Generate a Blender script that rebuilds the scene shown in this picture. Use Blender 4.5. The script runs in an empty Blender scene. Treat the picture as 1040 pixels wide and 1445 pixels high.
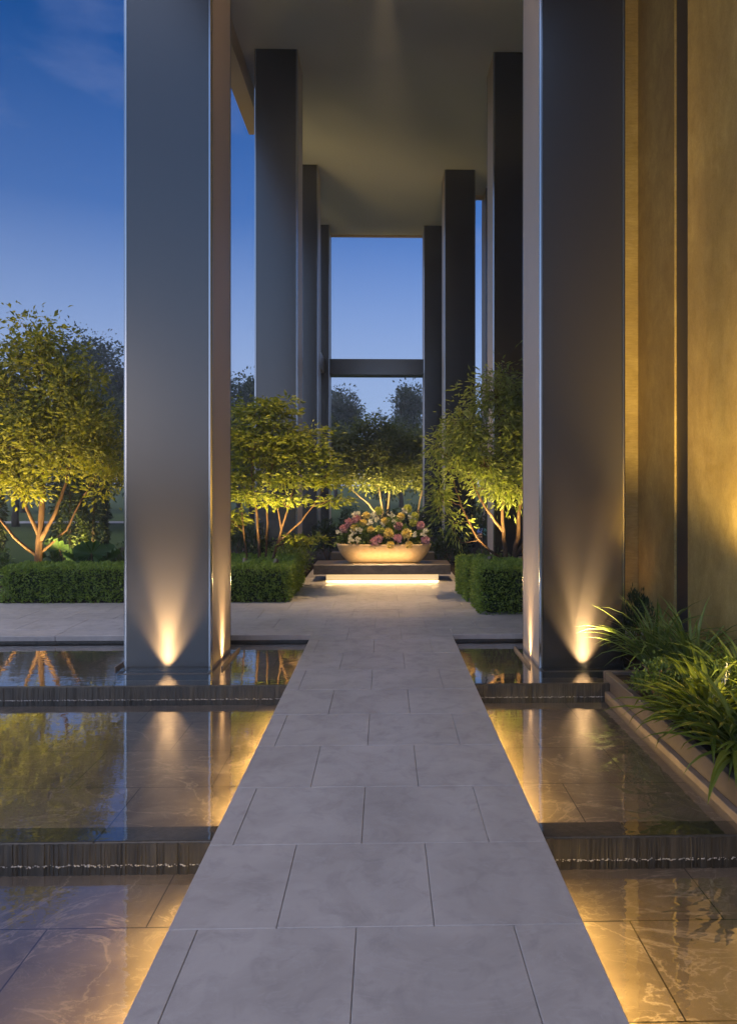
import bpy, math, random
import numpy as np
from mathutils import Vector, Matrix
R = math.radians
random.seed(7)
rng = np.random.default_rng(7)
sc = bpy.context.scene
col = sc.collection

# ------------------------------------------------------------------ camera, sky, sun, exposure
cam = bpy.data.cameras.new('camera')
cam.sensor_fit = 'HORIZONTAL'; cam.sensor_width = 36.0
cam.lens = 36.0 * 961 / 1040
cam.shift_x = -43 / 1040
cam.shift_y = -37.5 / 1040
cam.clip_start = 0.05; cam.clip_end = 2000
camo = bpy.data.objects.new('camera', cam); col.objects.link(camo)
camo.location = (0, 0, 1.67)
camo.rotation_euler = (R(90), 0, R(-1.25))
sc.camera = camo

SUN_EL, SUN_ROT = R(6), R(205)
w = bpy.data.worlds.new('World'); sc.world = w; w.use_nodes = True
nt = w.node_tree; N = nt.nodes; L = nt.links
bg = N['Background']; bg.inputs['Strength'].default_value = 0.15
sky = N.new('ShaderNodeTexSky'); sky.sky_type = 'NISHITA'; sky.sun_disc = False
sky.sun_elevation = SUN_EL; sky.sun_rotation = SUN_ROT
sky.ozone_density = 8.0; sky.dust_density = 0.4; sky.air_density = 1.0
tc = N.new('ShaderNodeTexCoord')
sep = N.new('ShaderNodeSeparateXYZ'); L.new(tc.outputs['Generated'], sep.inputs[0])
hz = N.new('ShaderNodeValToRGB'); L.new(sep.outputs['Z'], hz.inputs[0])          # lavender dusk band near the horizon
hz.color_ramp.elements[0].position = 0.0; hz.color_ramp.elements[0].color = (0.85, 0.85, 0.85, 1)
hz.color_ramp.elements[1].position = 0.52; hz.color_ramp.elements[1].color = (0, 0, 0, 1)
e = hz.color_ramp.elements.new(0.18); e.color = (0.62, 0.62, 0.62, 1)
e = hz.color_ramp.elements.new(0.36); e.color = (0.12, 0.12, 0.12, 1)
mp = N.new('ShaderNodeMapping'); mp.inputs['Scale'].default_value = (3.0, 3.0, 8.5); mp.inputs['Location'].default_value = (0.7, 0.2, 0.35)
L.new(tc.outputs['Generated'], mp.inputs[0])
cn = N.new('ShaderNodeTexNoise'); cn.inputs['Scale'].default_value = 1.3; cn.inputs['Detail'].default_value = 7; cn.inputs['Roughness'].default_value = 0.55
L.new(mp.outputs[0], cn.inputs['Vector'])
cr = N.new('ShaderNodeValToRGB'); L.new(cn.outputs['Fac'], cr.inputs[0])
cr.color_ramp.elements[0].position = 0.58; cr.color_ramp.elements[0].color = (0, 0, 0, 1)
cr.color_ramp.elements[1].position = 0.80; cr.color_ramp.elements[1].color = (0.26, 0.26, 0.26, 1)
m1 = N.new('ShaderNodeMixRGB'); L.new(hz.outputs[0], m1.inputs[0]); L.new(sky.outputs[0], m1.inputs[1]); m1.inputs[2].default_value = (2.35, 2.85, 4.1, 1)
m2 = N.new('ShaderNodeMixRGB'); L.new(cr.outputs[0], m2.inputs[0]); L.new(m1.outputs[0], m2.inputs[1]); m2.inputs[2].default_value = (1.7, 1.9, 3.0, 1)
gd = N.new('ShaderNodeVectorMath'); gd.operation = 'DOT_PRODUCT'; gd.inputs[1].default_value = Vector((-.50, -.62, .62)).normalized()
L.new(tc.outputs['Generated'], gd.inputs[0])                                      # added fill glow in the unseen sky behind the viewer, brightens walkway and pools
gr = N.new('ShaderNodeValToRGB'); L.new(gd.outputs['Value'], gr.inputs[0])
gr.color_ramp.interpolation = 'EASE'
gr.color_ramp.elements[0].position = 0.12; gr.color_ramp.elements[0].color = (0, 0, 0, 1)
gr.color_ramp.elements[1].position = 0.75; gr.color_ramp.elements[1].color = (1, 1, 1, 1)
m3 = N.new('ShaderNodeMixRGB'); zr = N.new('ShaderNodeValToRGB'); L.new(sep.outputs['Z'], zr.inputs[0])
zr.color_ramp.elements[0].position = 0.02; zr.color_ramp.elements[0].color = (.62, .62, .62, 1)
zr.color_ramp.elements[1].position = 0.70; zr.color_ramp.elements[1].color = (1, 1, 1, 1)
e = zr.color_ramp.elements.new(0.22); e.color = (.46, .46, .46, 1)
e = zr.color_ramp.elements.new(0.48); e.color = (.25, .25, .25, 1)  # added glow dimmed at mid heights and strongest overhead, away from column reflections
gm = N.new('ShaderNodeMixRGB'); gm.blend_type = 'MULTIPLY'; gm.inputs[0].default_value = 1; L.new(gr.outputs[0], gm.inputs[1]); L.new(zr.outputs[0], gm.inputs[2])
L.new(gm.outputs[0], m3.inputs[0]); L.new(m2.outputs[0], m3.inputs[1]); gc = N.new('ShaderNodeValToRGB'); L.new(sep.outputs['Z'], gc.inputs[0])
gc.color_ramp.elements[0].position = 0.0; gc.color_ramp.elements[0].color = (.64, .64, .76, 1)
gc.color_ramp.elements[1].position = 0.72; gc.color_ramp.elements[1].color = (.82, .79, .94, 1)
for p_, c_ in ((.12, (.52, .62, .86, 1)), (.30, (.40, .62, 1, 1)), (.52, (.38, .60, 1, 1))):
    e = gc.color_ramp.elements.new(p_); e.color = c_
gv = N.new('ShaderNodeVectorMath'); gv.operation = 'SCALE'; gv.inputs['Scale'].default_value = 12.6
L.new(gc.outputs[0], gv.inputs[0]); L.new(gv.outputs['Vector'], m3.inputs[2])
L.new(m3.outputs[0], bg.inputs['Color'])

sl = bpy.data.lights.new('sun', 'SUN'); sl.energy = 0.05; sl.angle = R(12); sl.color = (1, 0.8, 0.62)
so = bpy.data.objects.new('sun', sl); col.objects.link(so)
sd = Vector((math.sin(SUN_ROT) * math.cos(SUN_EL), math.cos(SUN_ROT) * math.cos(SUN_EL), math.sin(SUN_EL)))
so.rotation_euler = sd.to_track_quat('Z', 'Y').to_euler()
so.location = (0, -5, 30)

vs = sc.view_settings
vs.view_transform = 'Standard'; vs.look = 'None'; vs.gamma = 1; vs.use_curve_mapping = False
vs.exposure = 0.35
sc.render.engine = 'CYCLES'
sc.cycles.use_denoising = True
sc.cycles.max_bounces = 8; sc.cycles.diffuse_bounces = 3; sc.cycles.glossy_bounces = 4
sc.cycles.transparent_max_bounces = 16; sc.cycles.sample_clamp_indirect = 3.0
sc.cycles.caustics_reflective = False; sc.cycles.caustics_refractive = False

# ------------------------------------------------------------------ mesh helpers
class MB:
    """collects faces; build() links them as one mesh object"""
    def __init__(s): s.v = []; s.f = []; s.m = []; s.off = 0
    def add(s, verts, faces, mi=0):
        verts = np.asarray(verts, dtype=np.float64).reshape(-1, 3)
        s.v.append(verts)
        for f in faces: s.f.append([i + s.off for i in f]); s.m.append(mi)
        s.off += len(verts)
    def box(s, x0, x1, y0, y1, z0, z1, mi=0, bev=0.0):
        b = min(bev, (x1 - x0) / 3, (y1 - y0) / 3, (z1 - z0) / 2.5)
        if b <= 0:
            v = [(x, y, z) for z in (z0, z1) for y in (y0, y1) for x in (x0, x1)]
            s.add(v, [(0, 2, 3, 1), (4, 5, 7, 6), (0, 1, 5, 4), (2, 6, 7, 3), (0, 4, 6, 2), (1, 3, 7, 5)], mi); return
        def ring(i, z): return [(x0 + i + c, y0 + i, z) if 0 else p for p in [] for c in ()]
        def oct(i, j, z):   # octagonal ring: chamfered vertical corners
            return [(x0 + i + j, y0 + i, z), (x1 - i - j, y0 + i, z), (x1 - i, y0 + i + j, z), (x1 - i, y1 - i - j, z),
                    (x1 - i - j, y1 - i, z), (x0 + i + j, y1 - i, z), (x0 + i, y1 - i - j, z), (x0 + i, y0 + i + j, z)]
        v = oct(b, b * .5, z0) + oct(0, b, z0 + b) + oct(0, b, z1 - b) + oct(b, b * .5, z1)
        f = [tuple(range(7, -1, -1)), tuple(range(24, 32))]
        for k in range(3):
            for i in range(8):
                j = (i + 1) % 8
                f.append((k * 8 + i, k * 8 + j, k * 8 + 8 + j, k * 8 + 8 + i))
        s.add(v, f, mi)
    def quad(s, a, b, c, d, mi=0): s.add([a, b, c, d], [(0, 1, 2, 3)], mi)
    def sheet(s, x0, x1, y0, y1, z, mi=0): s.quad((x0, y0, z), (x1, y0, z), (x1, y1, z), (x0, y1, z), mi)
    def prism(s, poly, z0, z1, mi=0):
        n = len(poly)
        v = [(x, y, z0) for x, y in poly] + [(x, y, z1) for x, y in poly]
        f = [tuple(range(n - 1, -1, -1)), tuple(range(n, 2 * n))]
        f += [(i, (i + 1) % n, n + (i + 1) % n, n + i) for i in range(n)]
        s.add(v, f, mi)
    def lathe(s, prof, cx=0, cy=0, n=24, sx=1, sy=1, mi=0):
        v = []; f = []
        for r, z in prof:
            for i in range(n):
                a = 2 * math.pi * i / n
                v.append((cx + r * sx * math.cos(a), cy + r * sy * math.sin(a), z))
        for k in range(len(prof) - 1):
            for i in range(n):
                j = (i + 1) % n
                f.append((k * n + i, k * n + j, (k + 1) * n + j, (k + 1) * n + i))
        f.append(tuple(range(n - 1, -1, -1))); f.append(tuple(range((len(prof) - 1) * n, len(prof) * n)))
        s.add(v, f, mi)
    def tube(s, pts, rads, n=7, mi=0):
        pts = [Vector(p) for p in pts]
        if len(pts) < 2: return
        v = []; f = []
        up = Vector((0.31, 0.87, 0.13))
        for i, p in enumerate(pts):
            t = (pts[min(i + 1, len(pts) - 1)] - pts[max(i - 1, 0)])
            if t.length < 1e-6: t = Vector((0, 0, 1))
            t.normalize()
            a = t.cross(up)
            if a.length < 1e-3: a = t.cross(Vector((1, 0, 0)))
            a.normalize(); b = t.cross(a)
            for k in range(n):
                g = 2 * math.pi * k / n
                q = p + (a * math.cos(g) + b * math.sin(g)) * rads[i]
                v.append((q.x, q.y, q.z))
        for i in range(len(pts) - 1):
            for k in range(n):
                j = (k + 1) % n
                f.append((i * n + k, i * n + j, (i + 1) * n + j, (i + 1) * n + k))
        f.append(tuple(range(n - 1, -1, -1))); f.append(tuple(range((len(pts) - 1) * n, len(pts) * n)))
        s.add(v, f, mi)
    def leafs(s, P, D, Ln, W, mi=0, fold=0.25):
        """N rhombic leaves: base P, axis D (unit), length Ln, width W"""
        n = len(P)
        if n == 0: return
        P = np.asarray(P); D = D / (np.linalg.norm(D, axis=1, keepdims=True) + 1e-9)
        r = rng.normal(size=(n, 3)); r[:, 2] += 1.2
        S = np.cross(D, r); S /= (np.linalg.norm(S, axis=1, keepdims=True) + 1e-9)
        U = np.cross(S, D)
        Ln = np.broadcast_to(np.asarray(Ln, float), (n,))[:, None]; W = np.broadcast_to(np.asarray(W, float), (n,))[:, None]
        v = np.empty((n, 4, 3))
        v[:, 0] = P
        v[:, 1] = P + D * Ln * .5 + S * W * .5 + U * W * fold
        v[:, 2] = P + D * Ln
        v[:, 3] = P + D * Ln * .5 - S * W * .5 + U * W * fold
        s.v.append(v.reshape(-1, 3))
        idx = (np.arange(n * 4).reshape(n, 4) + s.off).tolist()
        s.f.extend(idx); s.m.extend([mi] * n); s.off += n * 4
    def blade(s, base, yaw, lean, length, width, droop=1.2, n=6, mi=0, fold=0.25):
        """arching strap leaf"""
        p = Vector(base); ang = lean
        d = Vector((math.cos(yaw), math.sin(yaw), 0)); sd_ = Vector((-math.sin(yaw), math.cos(yaw), 0))
        v = []; st = length / n
        for i in range(n + 1):
            t = i / n
            wd = width * (0.45 + 1.2 * t) if t < .4 else width * (0.93 * (1 - ((t - .4) / .6) ** 2) + .02)
            up = Vector((-math.cos(yaw) * math.cos(ang), -math.sin(yaw) * math.cos(ang), math.sin(ang)))
            for q in (p - sd_ * wd * .5 + up * wd * fold, p, p + sd_ * wd * .5 + up * wd * fold): v.append((q.x, q.y, q.z))
            p = p + (d * math.sin(ang) + Vector((0, 0, 1)) * math.cos(ang)) * st
            ang += droop / n * (0.5 + t * 1.2)
        f = []
        for i in range(n):
            for k in range(2):
                a = i * 3 + k; f.append((a, a + 1, a + 4, a + 3))
        s.add(v, f, mi)
    def build(s, name, mats, parent=None, smooth=False):
        me = bpy.data.meshes.new(name)
        V = np.concatenate(s.v) if s.v else np.zeros((0, 3))
        me.vertices.add(len(V)); me.vertices.foreach_set('co', V.astype(np.float32).ravel())
        tot = np.fromiter((len(f) for f in s.f), dtype=np.int32, count=len(s.f))
        li = np.fromiter((i for f in s.f for i in f), dtype=np.int32, count=int(tot.sum()))
        me.loops.add(len(li)); me.loops.foreach_set('vertex_index', li)
        me.polygons.add(len(s.f))
        st = np.zeros(len(s.f), dtype=np.int32); st[1:] = np.cumsum(tot)[:-1]
        me.polygons.foreach_set('loop_start', st)
        me.polygons.foreach_set('material_index', np.asarray(s.m, dtype=np.int32))
        me.polygons.foreach_set('use_smooth', np.full(len(s.f), bool(smooth)))
        me.update(calc_edges=True); me.validate()
        for m in (mats if isinstance(mats, (list, tuple)) else [mats]): me.materials.append(m)
        o = bpy.data.objects.new(name, me); col.objects.link(o)
        if parent: o.parent = parent
        return o

def tag(o, label, cat, group=None, kind=None):
    o['label'] = label; o['category'] = cat
    if group: o['group'] = group
    if kind: o['kind'] = kind
    return o
def thing(name, label, cat, loc=(0, 0, 0), group=None, rz=0):
    o = bpy.data.objects.new(name, None); col.objects.link(o); o.empty_display_size = .1
    o.location = loc; o.rotation_euler = (0, 0, rz)
    return tag(o, label, cat, group)
def struct(name, mb, mats, label, cat, kind='structure'):
    o = mb.build(name, mats); o['label'] = label; o['category'] = cat; o['kind'] = kind; return o
def dup(root, loc, label, rz=0, group=None, sc_=1.0):
    r = root.copy(); col.objects.link(r); r.location = loc; r.rotation_euler = (0, 0, rz); r.scale = (sc_,) * 3; r['label'] = label
    if group: r['group'] = group
    for ch in list(root.children):
        c = ch.copy(); col.objects.link(c); c.parent = r
        for g in list(ch.children):
            d = g.copy(); col.objects.link(d); d.parent = c
    return r

# ------------------------------------------------------------------ material helpers
class NT:
    def __init__(s, name):
        s.m = bpy.data.materials.new(name); s.m.use_nodes = True
        s.nt = s.m.node_tree; s.b = s.nt.nodes['Principled BSDF']; s.o = s.nt.nodes['Material Output']
    def n(s, t, **k):
        x = s.nt.nodes.new(t)
        for a, b in k.items(): setattr(x, a, b)
        return x
    def l(s, a, b): s.nt.links.new(a, b)
    def coord(s, scale=(1, 1, 1), out='Object'):
        t = s.n('ShaderNodeTexCoord'); m = s.n('ShaderNodeMapping'); m.inputs['Scale'].default_value = scale
        s.l(t.outputs[out], m.inputs[0]); return m.outputs[0]
    def pos(s, scale=(1, 1, 1), loc=(0, 0, 0)):
        t = s.n('ShaderNodeNewGeometry'); m = s.n('ShaderNodeMapping'); m.inputs['Scale'].default_value = scale; m.inputs['Location'].default_value = loc
        s.l(t.outputs['Position'], m.inputs[0]); return m.outputs[0]
    def noise(s, vec, scale, detail=4, rough=.55, dist=0.0):
        x = s.n('ShaderNodeTexNoise'); x.inputs['Scale'].default_value = scale; x.inputs['Detail'].default_value = detail
        x.inputs['Roughness'].default_value = rough; x.inputs['Distortion'].default_value = dist
        s.l(vec, x.inputs['Vector']); return x.outputs['Fac']
    def ramp(s, fac, *stops):
        x = s.n('ShaderNodeValToRGB'); s.l(fac, x.inputs[0]); cr = x.color_ramp
        for i, (p, c) in enumerate(stops):
            c = (c, c, c, 1) if isinstance(c, (int, float)) else (*c, 1)
            el = cr.elements[i] if i < 2 else cr.elements.new(p)
            el.position = p; el.color = c
        return x.outputs[0]
    def mix(s, fac, a, b, mode='MIX'):
        x = s.n('ShaderNodeMixRGB', blend_type=mode)
        for v, i in ((fac, 0), (a, 1), (b, 2)):
            if isinstance(v, (int, float)): x.inputs[i].default_value = v if i == 0 else (v, v, v, 1)
            elif isinstance(v, tuple): x.inputs[i].default_value = (*v, 1)
            else: s.l(v, x.inputs[i])
        return x.outputs[0]
    def bump(s, h, strength=.2, dist=.01):
        x = s.n('ShaderNodeBump'); x.inputs['Strength'].default_value = strength; x.inputs['Distance'].default_value = dist
        s.l(h, x.inputs['Height']); s.l(x.outputs[0], s.b.inputs['Normal']); return x.outputs[0]
    def set(s, color=None, rough=None, metal=None, spec=None):
        for v, k in ((color, 'Base Color'), (rough, 'Roughness'), (metal, 'Metallic'), (spec, 'Specular IOR Level')):
            if v is None: continue
            if isinstance(v, tuple): s.b.inputs[k].default_value = (*v, 1)
            elif isinstance(v, (int, float)): s.b.inputs[k].default_value = v
            else: s.l(v, s.b.inputs[k])
        return s
    def island(s):
        return s.n('ShaderNodeNewGeometry').outputs['Random Per Island']

def leaf_mat(name, dark, light, trans=.35, rough=.5, extra=None):
    t = NT(name)
    stops = [(0.0, dark), (1.0, light)]
    if extra: stops.append((0.72, extra))
    c = t.ramp(t.island(), *stops)
    t.set(c, rough, 0, .35)
    tr = t.n('ShaderNodeBsdfTranslucent'); t.l(t.mix(1.0, c, (1.0, 1.0, .45), 'MULTIPLY'), tr.inputs[0])
    mx = t.n('ShaderNodeMixShader'); mx.inputs[0].default_value = trans
    t.l(t.b.outputs[0], mx.inputs[1]); t.l(tr.outputs[0], mx.inputs[2]); t.l(mx.outputs[0], t.o.inputs[0])
    return t.m
def bark_mat(name, a, b):
    t = NT(name); v = t.pos((1, 1, .25)); h = t.noise(v, 28, 5, .6)
    t.set(t.ramp(h, (.3, a), (.7, b)), .8, 0, .2); t.bump(h, .6, .01); return t.m

M = {}
# pale stone paving
t = NT('pale_stone'); v = t.pos()
n1 = t.noise(v, 1.6, 6, .62, 1.2); n2 = t.noise(v, 7, 6, .65, .6)
c = t.ramp(n1, (.30, (.285, .262, .252)), (.62, (.37, .343, .332)))
c = t.mix(t.ramp(n2, (.50, 0.0), (.74, .6)), c, (.215, .20, .197))
c = t.mix(.55, c, t.ramp(t.island(), (0, (.86, .86, .865)), (1, (1, 1, 1))), 'MULTIPLY')
vein = t.ramp(t.noise(t.pos((1.2, 2.6, 1)), 1.7, 7, .62, 2.4), (.485, 0.0), (.5, .22), (.515, 0.0))
c = t.mix(vein, c, (.42, .41, .42))
t.set(c, t.ramp(n2, (.3, .36), (.7, .52)), 0, .4); t.bump(n2, .06, .004); M['pale_stone'] = t.m
t = NT('joint_dark'); t.set((.025, .024, .024), .9); M['joint'] = t.m
# brown marble pool floor
t = NT('brown_marble'); v = t.pos()
n1 = t.noise(v, 2.2, 6, .6, .8); n2 = t.noise(t.pos((1.0, 1.5, 1)), 1.5, 10, .60, .9); n3 = t.noise(t.pos((.8, 1.6, 1), (4, 2, 0)), 3.6, 10, .68, .7)
c = t.ramp(n1, (.3, (.105, .079, .061)), (.7, (.225, .172, .133)))
vm = t.ramp(t.noise(t.pos(), 1.1, 2), (.34, .45), (.52, 1.0))
c = t.mix(t.mix(1.0, t.ramp(n2, (.487, 0.0), (.5, .75), (.513, 0.0)), vm, 'MULTIPLY'), c, (.40, .315, .25))
c = t.mix(t.ramp(n3, (.490, 0.0), (.5, .5), (.51, 0.0)), c, (.34, .27, .21))
br = t.n('ShaderNodeTexBrick'); br.offset = .5
br.inputs['Scale'].default_value = 1; br.inputs['Brick Width'].default_value = .9; br.inputs['Row Height'].default_value = .6
br.inputs['Mortar Size'].default_value = .0035; br.inputs['Mortar Smooth'].default_value = 0
br.inputs['Color1'].default_value = (1, 1, 1, 1); br.inputs['Color2'].default_value = (.82, .82, .82, 1); br.inputs['Mortar'].default_value = (.12, .12, .12, 1)
t.l(t.pos(loc=(.2, -.17, 0)), br.inputs['Vector'])
c = t.mix(1.0, c, br.outputs['Color'], 'MULTIPLY')
t.set(c, .35, 0, .4); M['marble'] = t.m
# dark slate of the spillways
t = NT('dark_slate'); v = t.pos((3, 3, .6)); n1 = t.noise(v, 9, 5, .6); n2 = t.noise(t.pos(), 3.5, 5)
c = t.mix(t.ramp(n2, (.35, 0), (.7, .6)), t.ramp(n1, (.3, (.020, .018, .016)), (.72, (.068, .060, .050))), (.055, .047, .034))
c = t.mix(.6, c, t.ramp(t.island(), (0, (.5, .5, .5)), (1, (1.25, 1.2, 1.1))), 'MULTIPLY')
t.set(c, .42, 0, .5); t.bump(n1, .5, .006); M['slate'] = t.m
t = NT('plinth_stone'); n1 = t.noise(t.pos((1, 1, 2)), 5, 6, .6, 1.0)
t.set(t.ramp(n1, (.3, (.045, .036, .030)), (.7, (.11, .09, .075))), .3, 0, .5); M['plinth'] = t.m
# water: clear sheet, mirror-like by Fresnel, rippled
def water_mat(name, ripple):
    t = NT(name); t.nt.nodes.remove(t.b)
    n1 = t.noise(t.pos((1, 2.6, 1)), 4.5, 2, .5, .5); n2 = t.noise(t.pos((1, 2.2, 1)), 13, 1, .5)
    h = t.mix(.22, n1, n2)
    bp = t.n('ShaderNodeBump'); bp.inputs['Strength'].default_value = ripple; bp.inputs['Distance'].default_value = .02
    t.l(h, bp.inputs['Height'])
    lw = t.n('ShaderNodeLayerWeight'); lw.inputs['Blend'].default_value = .5; t.l(bp.outputs[0], lw.inputs['Normal'])
    pw = t.n('ShaderNodeMath', operation='POWER'); t.l(lw.outputs['Facing'], pw.inputs[0]); pw.inputs[1].default_value = 1.95
    fr = t.n('ShaderNodeMath', operation='MULTIPLY_ADD'); t.l(pw.outputs[0], fr.inputs[0]); fr.inputs[1].default_value = .93; fr.inputs[2].default_value = .07
    gl = t.n('ShaderNodeBsdfGlossy'); gl.inputs['Roughness'].default_value = .012; t.l(bp.outputs[0], gl.inputs['Normal'])
    tr = t.n('ShaderNodeBsdfTransparent'); tr.inputs[0].default_value = (.93, .93, .90, 1)
    mx = t.n('ShaderNodeMixShader'); t.l(fr.outputs[0], mx.inputs[0]); t.l(tr.outputs[0], mx.inputs[1]); t.l(gl.outputs[0], mx.inputs[2])
    t.l(mx.outputs[0], t.o.inputs[0]); return t.m
M['water'] = water_mat('pool_water', .055)
t = NT('foam_white'); t.set((.34, .33, .32), .3, 0, .5); M['foam'] = t.m
# metals
def metal(name, base, rough, metal_=1.0, streak=.0, spec=.5):
    t = NT(name); n = t.noise(t.pos((26, 26, .35)), 3, 4, .6)
    d = tuple(x * (1 - streak) for x in base); u = tuple(min(1, x * (1 + streak)) for x in base)
    t.set(t.ramp(n, (.3, d), (.7, u)), rough, metal_, spec); return t.m
M['bronze_dark'] = metal('dark_bronze_panel', (.022, .019, .017), .22, .0, .01, .5)
_b = M['bronze_dark'].node_tree.nodes['Principled BSDF']; _b.inputs['IOR'].default_value = 1.8
M['bronze_side'] = metal('champagne_panel', (.56, .44, .35), .5, .1, .01)
M['trim'] = metal('polished_trim', (.42, .42, .43), .18, 1.0, .02)
M['black_metal'] = metal('black_metal', (.035, .034, .035), .35, .2)
M['fixture'] = metal('fixture_bronze', (.16, .12, .08), .35, .8)
# gold wall panel
t = NT('gold_panel'); v = t.pos((1, 2.2, 1.2)); n1 = t.noise(v, 3.0, 8, .68, .5); n2 = t.noise(t.pos((1, 5, 3.0)), 6, 6, .72); n3 = t.noise(t.pos(), .9, 3)
c = t.ramp(n1, (.28, (.29, .215, .062)), (.75, (.53, .415, .15)))
c = t.mix(t.ramp(n2, (.45, 0.0), (.8, .45)), c, (.60, .48, .25)); c = t.mix(t.ramp(n3, (.35, .5), (.7, 0.0)), c, (.21, .14, .05))
n4 = t.noise(t.pos((1, 13, 8)), 9, 5, .75); c = t.mix(.75, c, t.ramp(n4, (.3, .70), (.7, 1.22)), 'MULTIPLY')
t.set(c, t.ramp(n2, (.3, .42), (.7, .6)), .35, .4); t.bump(n2, .12, .004); M['gold'] = t.m
t = NT('ceiling_plaster'); n1 = t.noise(t.pos(), .35, 3); t.set(t.ramp(n1, (.3, (.52, .54, .66)), (.7, (.56, .58, .70))), .75, 0, .2); M['ceiling'] = t.m
t = NT('dark_wall'); n1 = t.noise(t.pos(), 1.2, 4); t.set(t.ramp(n1, (.3, (.035, .032, .030)), (.7, (.055, .05, .046))), .5, 0, .4); M['dark_wall'] = t.m
t = NT('planter_render'); n1 = t.noise(t.pos(), 6, 5); t.set(t.ramp(n1, (.3, (.065, .052, .045)), (.7, (.095, .076, .065))), .6, 0, .3); t.bump(n1, .1, .003); M['planter'] = t.m
t = NT('ledge_stone'); n1 = t.noise(t.pos(), 9, 4); t.set(t.ramp(n1, (.3, (.13, .10, .078)), (.7, (.18, .14, .11))), .5, 0, .4); M['ledge'] = t.m
t = NT('bowl_gold'); n1 = t.noise(t.coord(), 16, 4); t.set(t.ramp(n1, (.3, (.60, .41, .20)), (.7, (.68, .49, .27))), .6, .05, .4); M['bowl'] = t.m
t = NT('soil'); n1 = t.noise(t.pos(), 14, 6, .7); t.set(t.ramp(n1, (.3, (.018, .013, .009)), (.7, (.05, .036, .025))), .95, 0, .1); t.bump(n1, 1, .04); M['soil'] = t.m
t = NT('lawn_green'); n1 = t.noise(t.pos(), .5, 4); n2 = t.noise(t.pos(), 60, 4, .7)
t.set(t.mix(.5, t.ramp(n1, (.3, (.035, .055, .014)), (.7, (.06, .085, .022))), t.ramp(n2, (.3, (.02, .035, .008)), (.7, (.08, .11, .03)))), .9, 0, .1); t.bump(n2, .8, .03); M['lawn'] = t.m
t = NT('asphalt_path'); n1 = t.noise(t.pos(), 3, 4); t.set(t.ramp(n1, (.3, (.26, .25, .24)), (.7, (.34, .33, .32))), .9); M['path'] = t.m
def emit(name, color, strength):
    t = NT(name); t.set((.8, .8, .8), .4); t.b.inputs['Emission Color'].default_value = (*color, 1); t.b.inputs['Emission Strength'].default_value = strength; return t.m
WARM = (1.0, .66, .32); GOLD = (1.0, .66, .20); YEL = (1.0, .70, .22)
M['lens'] = emit('lamp_lens', WARM, 3)
M['led'] = emit('led_diffuser', (1.0, .68, .28), .55)
M['ledline'] = emit('led_line', GOLD, 5)
# leaves
M['leaf_gold'] = leaf_mat('leaf_olive_gold', (0.117, 0.138, 0.019), (0.265, 0.265, 0.035), .4)
M['leaf_maple'] = leaf_mat('leaf_maple', (0.117, 0.157, 0.023), (0.274, 0.293, 0.043), .42)
M['leaf_willow'] = leaf_mat('leaf_slender', (0.112, 0.151, 0.036), (0.243, 0.284, 0.072), .38)
M['leaf_back'] = leaf_mat('leaf_back_tree', (0.067, 0.092, 0.024), (0.185, 0.210, 0.067), .35)
M['leaf_hedge'] = leaf_mat('leaf_hedge', (0.109, 0.186, 0.031), (0.296, 0.386, 0.068), .3)
M['leaf_dark'] = leaf_mat('leaf_dark', (0.023, 0.039, 0.016), (0.058, 0.085, 0.029), .25)
M['leaf_far'] = leaf_mat('leaf_far', (.030, .046, .030), (.060, .085, .050), .25)
M['leaf_strap'] = leaf_mat('leaf_strap', (0.074, 0.127, 0.026), (0.180, 0.247, 0.067), .35, .38)
M['leaf_lime'] = leaf_mat('leaf_lime', (.075, .115, .015), (.17, .21, .03), .4, .38)
M['leaf_round'] = leaf_mat('leaf_round', (.070, .12, .020), (.15, .21, .05), .35, .4)
M['leaf_palm'] = leaf_mat('leaf_palm', (.06, .12, .04), (.10, .18, .065), .35, .4)
M['leaf_grass'] = leaf_mat('leaf_grass', (.05, .085, .015), (.10, .14, .03), .35)
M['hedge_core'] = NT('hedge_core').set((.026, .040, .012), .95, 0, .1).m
M['bark_red'] = bark_mat('bark_red', (.055, .030, .019), (.12, .070, .046))
M['bark_brown'] = bark_mat('bark_brown', (.11, .07, .045), (.24, .155, .10))
M['bark_pale'] = bark_mat('bark_pale', (.075, .058, .045), (.16, .125, .10))
M['bark_dark'] = bark_mat('bark_dark', (.03, .025, .02), (.07, .055, .045))
def petal(name, a, b): return leaf_mat(name, a, b, .25, .5)
M['petal_yellow'] = petal('petal_yellow', (.66, .52, .14), (.84, .72, .32))
M['petal_pink'] = petal('petal_pink', (.46, .22, .32), (.70, .44, .54))
M['petal_white'] = petal('petal_white', (.70, .68, .60), (.85, .83, .78))
M['petal_green'] = petal('petal_green', (.38, .42, .08), (.60, .62, .18))

# ------------------------------------------------------------------ the setting
X0, X1 = -0.812, 0.762          # walkway edges
ZU, ZM, ZL = -0.08, -0.20, -0.32  # water levels of the three pools
YU, YM, YB = 6.00, 3.61, 7.64     # upper spill edge, middle spill edge, plaza edge
XL, XR = -7.4, 2.0                # pool sides

mb = MB()
gx = [-900, XL, 2.95, 900]; gy = [-900, -4, YB, 1500]
for i in range(3):
    for j in range(3):
        if i == 1 and j == 1: continue
        mb.sheet(gx[i], gx[i + 1], gy[j], gy[j + 1], -.07)
struct('lawn', mb, M['lawn'], 'short dark green lawn stretching away behind the garden', 'lawn')
mb = MB(); mb.sheet(-60, -4, 31.2, 33.0, -.05)
struct('path', mb, M['path'], 'pale path crossing the lawn behind the trees', 'path')

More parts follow.
